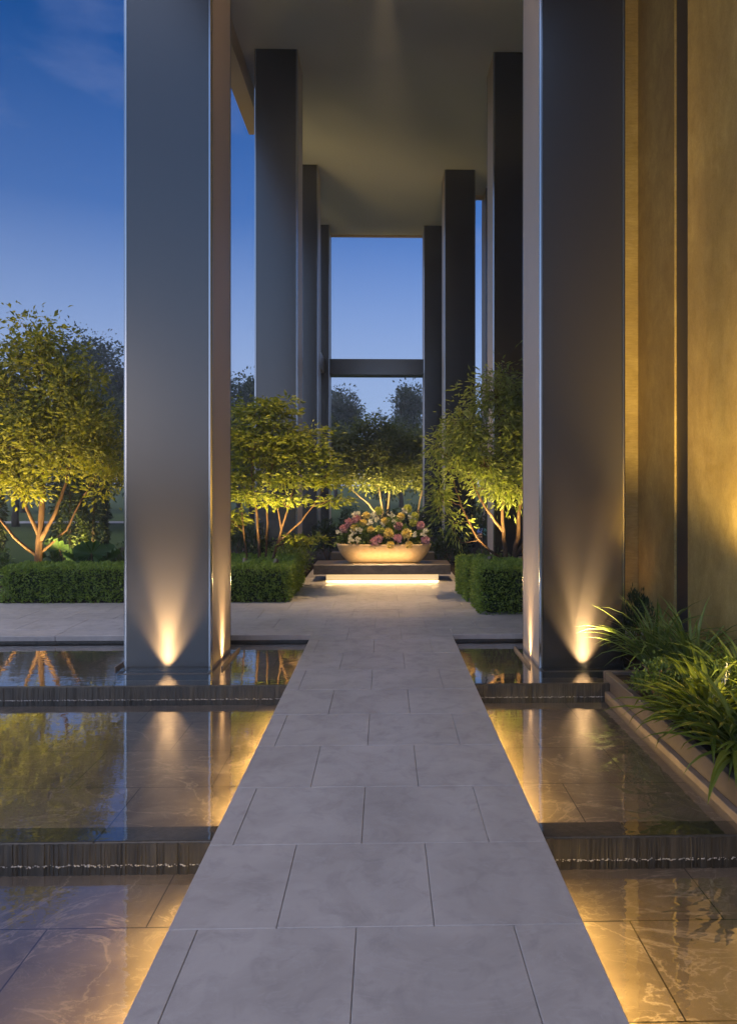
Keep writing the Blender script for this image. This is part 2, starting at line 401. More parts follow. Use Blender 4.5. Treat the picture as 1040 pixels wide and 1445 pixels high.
def slabs(rects, rows0, rows1, gap=.0018):
    m = MB()
    for k in range(rows0, rows1):
        ya, yb = 2.576 + .6 * k, 3.176 + .6 * k
        off = (-.70 if k % 2 else -.405) + 0.0
        for j in range(-16, 17):
            xa, xb = off + j * .596, off + (j + 1) * .596
            for (rx0, rx1, ry0, ry1) in rects:
                a, b = max(xa, rx0), min(xb, rx1); c_, d = max(ya, ry0), min(yb, ry1)
                if b - a < .02 or d - c_ < .02: continue
                dz = random.uniform(-.0006, .0006)
                m.box(a + gap * .5, b - gap * .5, c_ + gap * .5, d - gap * .5, -.05, dz, 0, .003)
    return m
m = slabs([(X0, X1, -3, YB)], -8, 9)
m.box(X0 + .13, X1 - .13, -3, YB - .02, -.46, -.051, 1)
struct('walkway', m, [M['pale_stone'], M['joint']], 'straight pale stone slab walkway running between the pools', 'walkway')
m = slabs([(-9, 9, YB, 9.0), (-9, 1.8, 9.0, 9.78), (-1.42, 1.8, 9.78, 14.6)], 8, 21)
m.box(-9, 9, YB + .012, 9.75, -.10, -.052, 1); m.box(-1.42, 1.8, 9.75, 14.6, -.10, -.052, 1)
struct('plaza', m, [M['pale_stone'], M['joint']], 'pale stone plaza in front of the flower bowl and hedges', 'paving')
m = MB(); m.box(-9, -1.45, 9.80, 14.4, -.08, .03); m.box(1.30, 9, 9.0, 14.4, -.08, .03); m.box(-7, 7, 14.62, 27, -.08, .02)
struct('soil_bed', m, M['soil'], 'dark planting soil behind the hedges', 'soil', 'structure')

# pool basins
m = MB()
for (a, b, z) in ((YU + .16, YB + .02, ZU - .055), (YM + .16, YU, ZM - .055), (-4, YM, ZL - .055)):
    m.sheet(XL, X0 + .13, a, b, z); m.sheet(X1 - .13, XR, a, b, z)
m.quad((XL, -4, -.5), (XL, YB, -.5), (XL, YB, -.05), (XL, -4, -.05))
struct('pool_floor', m, M['marble'], 'brown veined marble floor under the shallow water', 'pool floor')
m = MB()
for a, b in ((XL, X0 + .0), (X1, 2.95)):
    n = max(1, round((b - a) / .9)); s_ = (b - a) / n
    for i in range(n):
        m.box(a + i * s_ + .002, a + (i + 1) * s_ - .002, YB - .03, YB + .26, -.055, .004, 0, .004)
        m.box(a + i * s_ + .001, a + (i + 1) * s_ - .001, YB, YB + .05, -.30, -.056, 1)
struct('pool_coping', m, [M['pale_stone'], M['slate']], 'stone coping between plaza and upper pool', 'coping')
for nm, zz, ya, yb in (('upper', ZU, YU, YB), ('middle', ZM, YM, YU - .012), ('lower', ZL, -4, YM - .012)):
    m = MB()
    m.sheet(XL, X0 + .13, ya, yb, zz); m.sheet(X1 - .13, XR + (.3 if nm == 'upper' else 0), ya, yb, zz)
    struct('pool_water', m, M['water'], nm + ' tier of still shallow pool water on both sides of the walkway', 'water')

# spillway walls: ribbed slate face with lip slabs
def spill(xa, xb, y, zt, zb, label):
    th = thing('spillway_wall', label, 'low wall', ((xa + xb) / 2, y, zb), 'ribbed slate spillway walls')
    ox = (xa + xb) / 2
    n = max(1, round((xb - xa) / .88)); s_ = (xb - xa) / n
    lip = MB()
    for i in range(n):
        a = xa + i * s_ - ox
        lip.box(a + .002, a + s_ - .002, -.004, .16, zt - .07 - zb, zt - .006 - zb, 0, .004)
    lip.build('lip_slab', M['slate'], th)
    fc = MB(); x = xa - ox
    while x < xb - ox - .004:
        wd = random.choice((.005, .008, .011, .018)) * random.uniform(.6, 1.4); x2 = min(x + wd, xb - ox)
        k = random.uniform(.002, .009)
        fc.quad((x, -k - .005, -.06), (x2, -k - .005 - random.uniform(-.003, .003), -.06), (x2, -k - .002, zt - .012 - zb), (x, -k - .002, zt - .012 - zb))
        fc.quad((x2, -k - .005, -.06), (x2, .0, -.06), (x2, .0, zt - .012 - zb), (x2, -k - .002, zt - .012 - zb))
        fc.quad((x, -k - .005, -.06), (x, .0, -.06), (x, .0, zt - .012 - zb), (x, -k - .002, zt - .012 - zb))
        fc.quad((x, -k - .002, zt - .012 - zb), (x2, -k - .002, zt - .012 - zb), (x2, .012, zt - .008 - zb), (x, .012, zt - .008 - zb))
        x = x2
        rem = ((x + ox - xa) % s_)
    fc.box(xa - ox, xb - ox, .001, .14, -.06, zt - .071 - zb)
    fc.build('ribbed_face', M['slate'], th)
    fm = MB()
    x = xa
    while x < xb:
        if random.random() < .9:
            r = random.uniform(.0012, .0048)
            c_ = (x - ox, -.020 + random.gauss(0, .007), .000)
            fm.lathe([(r, -.001), (r * .8, r * .5), (r * .25, r * .8)], c_[0], c_[1], 5, random.uniform(.8, 2.2), .8)
        x += random.uniform(.002, .010)
    fm.build('foam_line', M['foam'], th)
    return th
spill(XL, X0 + .13, YU, ZU, ZM, 'ribbed dark slate spillway wall left of the walkway under the column')
spill(X1 - .13, XR, YU, ZU, ZM, 'short ribbed slate spillway wall right of the walkway under the column')
spill(XL, X0 + .13, YM, ZM, ZL, 'ribbed slate spillway wall between the two nearer pools, left of walkway')
spill(X1 - .13, XR, YM, ZM, ZL, 'ribbed slate spillway wall between the two nearer pools, right of walkway')

# ------------------------------------------------------------------ lamps
def spot(parent, loc, aim, energy, size, blend=.8, color=WARM, radius=.03):
    ld = bpy.data.lights.new('lamp_light', 'SPOT'); ld.energy = energy; ld.spot_size = R(size); ld.spot_blend = blend
    ld.color = color; ld.shadow_soft_size = radius
    o = bpy.data.objects.new('lamp_light', ld); col.objects.link(o)
    o.location = loc
    d = Vector(aim) - Vector(loc)
    o.rotation_euler = d.to_track_quat('-Z', 'Y').to_euler()
    o.parent = parent
    return o
def area(parent, loc, rot, sx, sy, energy, color, spread=180):
    ld = bpy.data.lights.new('strip_light', 'AREA'); ld.shape = 'RECTANGLE'; ld.size = sx; ld.size_y = sy
    ld.energy = energy; ld.color = color; ld.spread = R(spread)
    o = bpy.data.objects.new('strip_light', ld); col.objects.link(o)
    o.location = loc; o.rotation_euler = rot; o.parent = parent; return o
def ground_spot(x, y, z, aim, energy, size, label, color=YEL, blend=.9, radius=.12):
    th = thing('garden_spotlight', label, 'spotlight', (x, y, z), 'garden spotlights')
    d = (Vector(aim) - Vector((x, y, z))).normalized()
    a = MB(); a.tube([(0, 0, -.05), (0, 0, .06)], [.008, .008], 6); a.build('stake', M['black_metal'], th)
    b = MB(); c0 = Vector((0, 0, .07)); b.tube([c0 - d * .05, c0 - d * .045, c0 + d * .015], [.02, .032, .036], 12); b.tube([c0 + d * .015, c0 + d * .06, c0 + d * .06, c0 + d * .018], [.036, .037, .031, .030], 12); hs = b.build('housing', M['fixture'], th)
    l_ = MB(); l_.tube([c0 + d * .020, c0 + d * .022], [.027, .027], 12); l_.build('lens', M['lens'], hs)
    spot(th, tuple(c0 + d * .07), tuple(Vector(aim) - Vector((x, y, z))), energy, size, blend, color, radius)
    return th

# LED strips under the walkway edges
for (ya, yb, z, lab) in ((YU + .2, YB - .05, -.062, 'upper'), (YM + .02, YU - .03, -.10, 'middle'), (-2, YM - .03, -.14, 'lower')):
    for sgn, xe, side in ((-1, X0, 'left'), (1, X1, 'right')):
        th = thing('led_strip', 'golden light strip under the ' + side + ' walkway edge along the ' + lab + ' pool', 'light strip', (xe - sgn * .09, (ya + yb) / 2, z), 'light strips under the walkway')
        h = MB(); h.box(-.012, .012, -(yb - ya) / 2, (yb - ya) / 2, 0, .010); h.build('channel', M['fixture'], th)
        pw = 17 * (yb - ya) * (0.3 if lab == 'upper' else 1.0)
        area(th, (sgn * .02, 0, -.008), (0, R(-sgn * 42), 0), .015, yb - ya - .5, pw, GOLD, 120)

# ------------------------------------------------------------------ portico columns
ZC = 10.05
def column(x0, x1, y0, y1, zb, zt, label, lights=None, front='bronze_dark'):
    cx, cy = (x0 + x1) / 2, (y0 + y1) / 2; hx, hy = (x1 - x0) / 2, (y1 - y0) / 2; H = zt - zb
    th = thing('column', label, 'column', (cx, cy, zb), 'tall portico columns')
    c_ = .030
    core = MB(); core.box(-hx + .012, hx - .012, -hy + .012, hy - .012, -.2 if zb < 0 else 0, H); core.build('core', M['black_metal'], th)
    f = MB(); f.box(-hx + c_, hx - c_, -hy, -hy + .010, .0, H - .002); f.build('front_panel', M[front], th)
    f = MB(); f.box(-hx + c_, hx - c_, hy - .010, hy, .0, H - .002); f.build('rear_panel', M[front], th)
    for s_ in (-1, 1):
        f = MB(); a, b = sorted((s_ * hx, s_ * (hx - .010))); f.box(a, b, -hy + c_, hy - c_, .0, H - .002); f.build('side_panel', M['bronze_side'], th)
    for sx in (-1, 1):
        for sy in (-1, 1):
            tr = MB(); g = .004
            p = [(sx * (hx - c_ + g), sy * (hy + .004)), (sx * (hx - .010), sy * (hy + .004)), (sx * (hx + .004), sy * (hy - .010)), (sx * (hx + .004), sy * (hy - c_ + g)), (sx * (hx - c_ + g), sy * (hy - c_ + g))]
            if sx * sy < 0: p = p[::-1]
            tr.prism(p, 0, H - .003); tr.build('edge_trim', M['trim'], th)
    if zb < 0:
        bs = MB(); bs.box(-hx - .02, hx + .02, -hy - .13, -hy - .108, -.2, .005, 0, .004); bs.box(-hx - .02, -hx + .02, -hy - .104, -hy - .006, -.2, .003, 0, .003); bs.box(hx - .02, hx + .02, -hy - .104, -hy - .006, -.2, .003, 0, .003); bs.box(-hx + .021, hx - .021, -hy - .104, -hy - .006, -.24, -.10); bs.build('base_plinth', M['black_metal'], th)
        for s_ in (-1, 1):
            a, b = sorted((s_ * (hx + .006), s_ * (hx + .055)))
            c2, d2 = sorted((s_ * (hx + .085), s_ * (hx + .100)))
            bs = MB(); bs.box(c2, d2, -hy + .02, hy - .02, -.2, .03, 0, .003); bs.box(min(a, c2) + .002, max(b, d2) - .002, -hy + .03, hy - .03, -.24, -.10); bs.build('base_rail', M['ledge'], th)
    return th
def col_lamp(col_, dx, dy, face, label, energy, size):
    """small uplight on the column's foot; face = outward normal of the lit face"""
    base = Vector(col_.location)
    th = thing('column_uplight', label, 'uplight', (base.x + dx, base.y + dy, base.z - .070), 'column uplights')
    b = MB(); b.lathe([(.024, 0), (.028, .004), (.028, .012), (.022, .016)], 0, 0, 16); hs = b.build('housing', M['fixture'], th)
    l_ = MB(); l_.lathe([(.018, .0162), (.014, .0185)], 0, 0, 12); l_.build('lens', M['lens'], hs)
    f = Vector(face)
    spot(th, (0, 0, .03), tuple(Vector((0, 0, 2.0)) - f * .03), energy, size, 1.0, WARM, .03)
    spot(th, (0, 0, .03), tuple(Vector((0, 0, 2.0)) - f * .06), energy * 3.6, size * .46, 1.0, WARM, .03)
zbU = ZU
cL1 = column(-2.454, -1.632, 6.48, 7.29, zbU, ZC, 'nearest dark bronze column left of the walkway, bluish with an uplight glow')
cR1 = column(1.49, 2.31, 6.48, 7.29, zbU, ZC, 'nearest dark bronze column right of the walkway beside the gold wall')
column(-2.48, -1.66, 13.1, 13.9, 0, ZC, 'second bronze column on the left, behind the leafy multi-stem tree')
column(2.11, 2.93, 13.1, 13.9, 0, ZC, 'second dark column on the right, behind the drooping tree')
column(-2.55, -1.73, 17.8, 18.6, 0, ZC, 'third dark column on the left, mostly hidden by the second')
column(1.60, 2.42, 18.0, 18.8, 0, ZC, 'third dark column on the right, beside a narrow strip of sky')
column(-2.58, -1.76, 21.9, 22.7, 0, ZC, 'farthest column left of the framed view, carrying the crossbeam')
column(1.28, 2.10, 21.9, 22.7, 0, ZC, 'farthest column right of the framed view, carrying the crossbeam')
column(2.86, 3.68, 19.1, 19.9, 0, ZC, 'slim visible edge of a dark column behind the second right column')
col_lamp(cL1, 0.0, -.480, (0, -1, 0), 'uplight at the front foot of the near left column', 760, 74)
col_lamp(cR1, 0.0, -.480, (0, -1, 0), 'uplight at the front foot of the near right column', 760, 74)
col_lamp(cL1, .457, .02, (1, 0, 0), 'uplight at the walkway side of the near left column', 45, 70)
col_lamp(cR1, -.457, .02, (-1, 0, 0), 'uplight at the walkway side of the near right column', 36, 70)

# crossbeams
m = MB(); m.box(-1.759, 1.279, 22.0, 22.6, 5.25, 5.76, 0, .006)
tag(m.build('crossbeam', M['bronze_dark']), 'dark crossbeam between the two farthest columns framing the trees', 'beam')
m = MB(); m.box(-2.4, -1.93, 18.61, 21.89, 5.28, 5.76, 0, .006)
tag(m.build('side_beam', M['bronze_side']), 'short beam end joining the far left columns at crossbeam height', 'beam')

# roof
rf = thing('portico_roof', 'high flat portico ceiling in warm grey carried by the columns', 'roof', (0, 0, ZC))
m = MB(); m.prism([(-2.74, .5), (6, .5), (6, 19.6), (2.5, 19.6), (2.5, 22.75), (-2.74, 22.75)], 0, .5); m.build('ceiling_slab', M['ceiling'], rf)
m = MB(); m.box(-3.06, -2.742, .5, 15.5, -.42, .5); m.build('side_fascia', M['bronze_side'], rf)
m = MB(); m.box(-2.74, 2.49, 22.752, 22.85, -.06, .5); m.box(2.51, 6, 19.602, 19.70, -.10, .5); m.build('rear_fascia', M['bronze_side'], rf)

# building with gold cladding on the right
XW = 2.95
bd = thing('building', 'tall building wall clad in mottled gold metal panels above the planter', 'building', (XW, 2, 0))
m = MB(); m.box(.06, 9, -8, 6.5, -.4, 10.0); m.box(.75, 9, 6.5, 9.0, -.4, 10.0); m.build('wall', M['dark_wall'], bd)
def gp(y0, y1, name='gold_panel'):
    m = MB(); m.box(.0, .058, y0 - 2, y1 - 2, -.1, 10.02, 0, .004); m.build(name, M['gold'], bd)
gp(4.62, 6.56); gp(6.86, 7.85)
m = MB(); m.box(.02, .058, 6.57 - 2, 6.85 - 2, -.1, 10.02); m.build('recess_strip', M['black_metal'], bd)
for a, b in ((2.6, 4.60), (.55, 2.55), (-1.5, .5)):
    m = MB(); m.box(.01, .058, a - 2, b - 2, -.1, 10.02, 0, .004); m.build('bronze_panel', M['dark_wall'], bd)
m = MB(); m.box(-.75, .70, 7.852 - 2, 8.48 - 2, -.1, 10.02, 0, .006); m.build('pilaster', M['gold'], bd)  # unseen part behind the column widened to block the wall washer's spill

# planter along the right pool
pl = thing('planter', 'long low rendered planter with a stone ledge along the right pools', 'planter', (XR, 2, 0))
m = MB(); m.box(.0, .06, -6, 4.12, -.5, -.02, 0, .006); m.box(.0, .93, 4.121, 4.18, -.5, -.02, 0, .006); m.build('planter_wall', M['planter'], pl)
m = MB(); m.box(-.05, -.002, -6, 1.60, -.5, -.275, 0, .004); m.box(-.05, -.002, 1.61, 3.985, -.5, -.155, 0, .004); m.build('ledge', M['ledge'], pl)
m = MB(); m.box(.062, .945, -6, 4.12, -.3, -.05); m.box(.34, .94, 4.182, 5.84, -.3, -.05); m.build('soil_fill', M['soil'], pl)

# ------------------------------------------------------------------ plinth, bowl and flowers
th = thing('plinth_bench', 'wide dark stone plinth floating on a glowing base under the flower bowl', 'plinth', (-.03, 12.15, 0))
m = MB(); m.box(-1.19, 1.19, -.35, .35, .125, .295, 0, .006); m.build('slab', M['plinth'], th)
m = MB(); m.box(-.99, .99, -.17, .17, .0, .124); m.build('base', M['ledge'], th)
m = MB(); m.box(-.985, .985, -.185, -.172, .012, .115); m.build('light_panel', M['led'], th)
area(th, (0, -.195, .03), (R(-58), 0, 0), 1.95, .010, 14, (1.0, .64, .25))
bw = thing('flower_bowl', 'long boat-shaped gold planter bowl standing on the dark plinth', 'bowl', (0, 12.15, .295))
m = MB(); prof = [(.60, .0), (.64, .01), (.68, .05), (.74, .12), (.80, .21), (.835, .30), (.845, .338), (.830, .342), (.815, .335), (.80, .29)]
v = []; f = []; n = 48
for r, z in prof:
    for i in range(n):
        a = 2 * math.pi * i / n; ca, sa = math.cos(a), math.sin(a)
        ex = math.copysign(abs(ca) ** .72, ca); ey = math.copysign(abs(sa) ** .72, sa)
        v.append((r * ex, (r - .56) * ey * .93 + 0.0, z))
for k in range(len(prof) - 1):
    for i in range(n):
        j = (i + 1) % n; f.append((k * n + i, k * n + j, (k + 1) * n + j, (k + 1) * n + i))
f.append(tuple(range(n - 1, -1, -1)))
m.add(v, f); m.build('shell', M['bowl'], bw, smooth=True)
m = MB(); m.add(v[-n:], [tuple(range(n))]); m.build('soil_fill', M['soil'], bw)
fa = thing('flower_arrangement', 'dense bouquet of yellow, mauve and white blooms filling the gold bowl', 'flowers', (0, 12.15, .60))
m = MB()
P = []; D = []
for i in range(2600):
    a = random.uniform(0, 2 * math.pi); r = math.sqrt(random.random())
    x = .83 * r * math.cos(a); y = .24 * r * math.sin(a)
    top = .50 * math.sqrt(max(0, 1 - (x / .92) ** 2)) * (0.8 + .25 * math.sin(x * 9))
    z = random.uniform(-.02, max(.1, top))
    P.append((x, y, z)); D.append((x * .5 + random.gauss(0, .5), random.gauss(-.2, .5), random.uniform(-.2, .9)))
m.leafs(np.array(P), np.array(D), rng.uniform(.05, .10, len(P)), rng.uniform(.02, .04, len(P))); m.build('leaves', M['leaf_round'], fa)
def bloom(cx, cy, cz, r, mat, name):
    m = MB(); P = []; D = []; n = 46
    for i in range(n):                      # ruffled ball of petals, tighter towards the heart
        t_ = i / n; ph = i * 2.39996; th_ = math.acos(1 - 1.25 * t_)
        d = Vector((math.sin(th_) * math.cos(ph), -math.cos(th_), math.sin(th_) * math.sin(ph)))
        d.z += .35; d.normalize()
        P.append((d * r * (.45 + .08 * math.sin(i * 1.7)))[:]); D.append((d + Vector((random.gauss(0, .35), random.gauss(0, .25), random.gauss(0, .35))))[:])
    m.leafs(np.array(P), np.array(D), r * .62, r * .62, 0, -.2)
    core = [(0.001, -r * .5), (r * .45, -r * .3), (r * .58, 0), (r * .45, r * .3), (0.001, r * .5)]
    m.lathe(core, 0, 0, 10)
    o = m.build(name, M[mat], fa); o.location = (cx, cy, cz); o.rotation_euler = (random.uniform(-.3, .3), 0, random.uniform(-.4, .4)); return o
def spray(cx, cy, cz, r):
    m = MB()
    for k in range(9):
        if k: m.tube([(0, .05, -r * .6), c_], [.003, .002], 4)
        c_ = Vector((random.gauss(0, r * .55), random.gauss(0, r * .4), random.gauss(0, r * .55)))
        P = []; D = []
        for i in range(6):
            a = i * math.pi / 3; d = Vector((math.cos(a), -.35, math.sin(a))); P.append((c_ + d * .003)[:]); D.append(d[:])
        m.leafs(np.array(P), np.array(D), .026, .024, 0, .1)
    o = m.build('white_spray', M['petal_white'], fa); o.location = (cx, cy, cz); return o
def fp(zx, zy, dy=0): # measured on an enlarged view at the bowl's distance
    return ((zx - 453) / 293, dy, 1.986 - zy / 293.4 - .60)
def fdepth(x, z): return -.27 * math.sqrt(max(.05, 1 - min(1, (x / .95) ** 2))) * (1.0 - .75 * max(0, z) / .68)
FL = [('petal_yellow', 'yellow_bloom', .105, [(475, 340), (570, 345)]),
      ('petal_yellow', 'yellow_bloom', .075, [(345, 285), (385, 322), (300, 312), (540, 255), (360, 250), (457, 277), (485, 398), (580, 398)]),
      ('petal_green', 'green_bloom', .085, [(575, 215), (425, 225), (602, 285), (610, 255), (430, 320)]),
      ('petal_pink', 'mauve_bloom', .085, [(525, 302), (425, 368), (523, 366), (310, 268), (272, 285), (640, 302), (665, 378), (245, 318), (405, 382)])]
for mat, nm, r, pts in FL:
    for (zx, zy) in pts:
        x, _, z = fp(zx, zy); bloom(x, fdepth(x, z), z, r, mat, nm)
for (zx, zy) in [(290, 345), (275, 372), (310, 372), (395, 240), (410, 268), (320, 242), (225, 330), (490, 250), (665, 330), (560, 228), (592, 258), (335, 325), (380, 285), (298, 240), (500, 275), (650, 345), (610, 350), (440, 300)]:
    x, _, z = fp(zx, zy); spray(x, fdepth(x, z) - .03, z, .05)
# slim light bar at the bowl's foot and recessed downlights
lb = thing('light_bar', 'slim warm light bar on the plinth in front of the gold bowl', 'light bar', (0, 11.83, .296))
m = MB(); m.box(-.55, .55, -.012, .012, 0, .012, 0, .003); m.build('housing', M['fixture'], lb)
area(lb, (0, .004, .016), (R(180 - 42), 0, 0), 1.05, .012, 2.8, WARM)
def downlight(x, y, aim, energy, size, label, color=WARM):
    th = thing('downlight', label, 'downlight', (x, y, ZC), 'recessed ceiling downlights')
    m = MB(); m.lathe([(.07, -.012), (.075, -.004), (.075, -.001)], 0, 0, 20); m.build('trim_ring', M['black_metal'], th)
    m = MB(); m.lathe([(.045, -.0135), (.04, -.0125)], 0, 0, 16); m.build('lens', M['lens'], th)
    spot(th, (0, 0, -.05), tuple(Vector(aim) - Vector((x, y, ZC))), energy, size, 1.0, color, .04)
downlight(0, 9.6, (0, 12.1, .85), 3200, 13, 'recessed ceiling downlight trained on the flower bowl')
downlight(0, 10.9, (0, 11.5, 0), 3600, 38, 'recessed ceiling downlight over the flower bowl and paving')
# low dark wall behind the plinth
m = MB(); m.box(-1.05, 1.0, 13.5, 13.8, 0, .34, 0, .01)
tag(m.build('low_wall', M['dark_wall']), 'low dark wall behind the plinth and flower bowl', 'low wall')

# ------------------------------------------------------------------ vegetation
def curve(a, b, bend, n=6, jit=.03):
    a, b = Vector(a), Vector(b); p = []
    for i in range(n + 1):
        t_ = i / n; q = a.lerp(b, t_) + Vector(bend) * math.sin(math.pi * t_)
        if 0 < i < n: q += Vector((random.gauss(0, jit), random.gauss(0, jit), random.gauss(0, jit * .5)))
        p.append(q)
    return p
def tree(name, base, label, lobes, stems, leaf, bark, nclump, per, ll, lw, droop=0.0, flat=.6, spread=.16, shell=.55, cat='tree', group='garden trees', twigs=True, rbranch=.014, upright=.2):
    th = thing(name, label, cat, base, group)
    tk = MB(); ends = []
    for pts, r0, r1 in stems:
        P = [Vector(pts[0])]
        for a, b in zip(pts[:-1], pts[1:]): P += curve(a, b, (0, 0, 0), 4, .012 * (Vector(b) - Vector(a)).length)[1:]
        n = len(P); tk.tube(P, [r0 + (r1 - r0) * (i / (n - 1)) ** .8 for i in range(n)], 8)
        ends += [(P[i], r0 + (r1 - r0) * (i / (n - 1)) ** .8) for i in range(n // 3, n)]
    limbs = list(ends)
    for lb_ in lobes:
        c_ = Vector(lb_[:3])
        s_ = min(limbs, key=lambda q: (q[0] - c_).length + max(0, q[0].z - c_.z + .1) * 3)
        P = curve(s_[0], c_, (0, 0, .06 * (c_ - s_[0]).length), 6, .03 * (c_ - s_[0]).length)
        r0 = min(s_[1] * .8, rbranch * 1.7)
        tk.tube(P, [r0 * (1 - .65 * i / 6) for i in range(7)], 6)
        limbs += [(p, rbranch * .8) for p in P[2:]]
    vol = np.array([l_[3] * l_[4] * l_[5] for l_ in lobes]) ** .75; vol /= vol.sum()
    PP = []; DD = []
    for li, l_ in enumerate(lobes):
        for k in range(max(2, int(nclump * vol[li]))):
            d = Vector((random.gauss(0, 1), random.gauss(0, 1), random.gauss(0, 1))).normalized()
            r = (shell + (1 - shell) * random.random()) if random.random() < .75 else random.random() * shell
            q = Vector((l_[0] + d.x * l_[3] * r, l_[1] + d.y * l_[4] * r, l_[2] + d.z * l_[5] * r))
            if twigs:
                near = min(limbs, key=lambda s_: (s_[0] - q).length_squared)
                tk.tube(curve(near[0], q, (0, 0, .03), 3, .02), [rbranch * .45, rbranch * .35, rbranch * .25, rbranch * .14], 4)
            sz = spread * random.uniform(.6, 1.35)
            n = int(per * random.uniform(.6, 1.4))
            o_ = rng.normal(size=(n, 3)) * np.array([sz, sz, sz * flat]) * .6 + np.array(q)
            dd = (o_ - np.array(q)) * 2.5 / sz + rng.normal(size=(n, 3)) * .5 + np.array([d.x, d.y, d.z]) * .3
            dd[:, 2] = dd[:, 2] * (1 - .5 * min(1, droop)) - droop * 1.1 + upright
            PP.append(o_); DD.append(dd)
    tk.build('trunk', bark, th, smooth=True)
    P = np.concatenate(PP); D = np.concatenate(DD)
    cr_ = MB(); s_ = rng.uniform(.5, 1.45, len(P)); cr_.leafs(P, D, ll * s_, lw * s_); cr_.build('crown', leaf, th)
    return th

# big round tree, left
tree('garden_tree', (-5.50, 11.0, 0), 'tall golden-lit tree with a forked brown trunk at the left edge', 
     [(0, 0, 3.90, .62, .6, .48), (-.8, 0, 3.25, .7, .6, .6), (.45, 0, 3.2, .62, .7, .55), (-.1, .2, 2.75, .8, .8, .6), (-.9, -.1, 2.2, .8, .7, .5), (.8, 0, 2.55, .55, .7, .5), (.15, -.3, 2.15, .7, .6, .42), (-.25, -.3, 1.65, .35, .3, .18), (1.0, .1, 1.95, .42, .5, .42), (-.5, -.2, 1.85, .5, .4, .3)],
     [([(0, 0, -.05), (-.02, 0, .45), (.0, 0, .85), (.03, .02, 1.6), (0, .05, 2.6), (0, 0, 3.6)], .082, .015), ([(0, 0, .5), (-.35, -.1, .85), (-.75, -.1, 1.35), (-1.1, 0, 2.0)], .030, .012), ([(0, 0, .85), (-.18, -.05, 1.3), (-.3, -.1, 1.9)], .035, .014), ([(.02, 0, .80), (.28, -.05, 1.25), (.42, 0, 1.7), (.5, 0, 2.5)], .036, .014), ([(.05, 0, .62), (.38, .1, .95), (.65, .1, 1.5)], .026, .012)],
     M['leaf_gold'], M['bark_red'], 380, 56, .082, .042, .25, .75, .19)
# multi-stem maple, centre left
tree('garden_tree', (-1.93, 10.9, 0), 'multi-stem maple with layered yellow-lit sprays, between two left columns',
     [(0, 0, 2.85, .55, .55, .30), (-.45, .1, 2.5, .55, .55, .28), (.40, 0, 2.45, .55, .55, .25), (.0, .2, 2.2, .7, .6, .25), (.75, -.05, 2.1, .50, .5, .22), (1.0, -.15, 1.72, .42, .4, .17), (.45, -.15, 1.78, .42, .4, .14), (-.45, 0, 1.8, .5, .5, .25), (.35, -.2, 1.42, .32, .3, .09), (1.25, -.2, 1.45, .22, .25, .11), (-.6, .1, 1.15, .35, .35, .28), (.55, .25, .80, .45, .3, .12), (-.1, -.2, 1.5, .4, .3, .15)],
     [([(0, 0, -.05), (-.06, 0, .6), (-.10, .02, 1.2), (-.18, 0, 1.9), (-.1, 0, 2.6)], .034, .010), ([(.03, 0, -.05), (.04, .1, .7), (.05, .1, 1.4), (.15, .1, 2.2)], .026, .009), ([(.05, 0, -.05), (.18, -.05, .55), (.36, -.08, 1.15), (.5, -.05, 1.7)], .032, .009), ([(-.2, 0, -.05), (-.26, 0, .6), (-.34, 0, 1.3), (-.45, 0, 1.8)], .02, .008), ([(.22, -.05, .72), (.62, -.1, 1.1), (.95, -.15, 1.55)], .018, .008), ([(.3, -.06, .95), (.22, -.1, 1.5)], .014, .008)],
     M['leaf_maple'], M['bark_red'], 250, 46, .088, .040, .35, .30, .19, .4)
# drooping tree, right
tree('garden_tree', (1.95, 10.35, 0), 'drooping slender-leaved tree with pale orange branches above the right hedge',
     [(-.25, 0, 3.0, .42, .5, .42), (.2, 0, 2.95, .45, .5, .45), (-.65, 0, 2.55, .42, .5, .42), (.1, 0, 2.4, .6, .6, .5), (-.98, 0, 2.1, .30, .4, .40), (-.45, -.2, 1.95, .55, .5, .40), (.2, -.2, 1.85, .5, .5, .35), (-1.05, 0, 1.45, .22, .3, .33), (-.82, 0, 1.12, .18, .2, .22), (.7, .2, 2.6, .45, .5, .7), (-.1, -.1, 1.55, .3, .3, .2)],
     [([(0, 0, -.05), (.02, 0, .5), (.1, 0, 1.0), (.15, 0, 1.6), (.1, 0, 2.6)], .055, .012), ([(-.02, 0, .15), (-.1, 0, .6), (-.15, -.02, 1.1), (-.12, 0, 1.8), (-.2, 0, 2.8)], .045, .010), ([(-.09, 0, .52), (-.35, -.05, .68), (-.55, -.05, .88), (-.78, -.05, 1.35), (-.95, 0, 1.9)], .024, .008), ([(-.13, 0, .95), (-.4, -.1, 1.3), (-.7, -.05, 1.9), (-.75, 0, 2.4)], .024, .008), ([(.05, 0, .6), (.3, 0, .95), (.45, 0, 1.7)], .028, .01), ([(-.5, -.05, .84), (-.78, -.05, .80), (-.9, 0, 1.0)], .012, .006)],
     M['leaf_willow'], M['bark_red'], 300, 50, .10, .024, .95, 1.2, .15, .5)
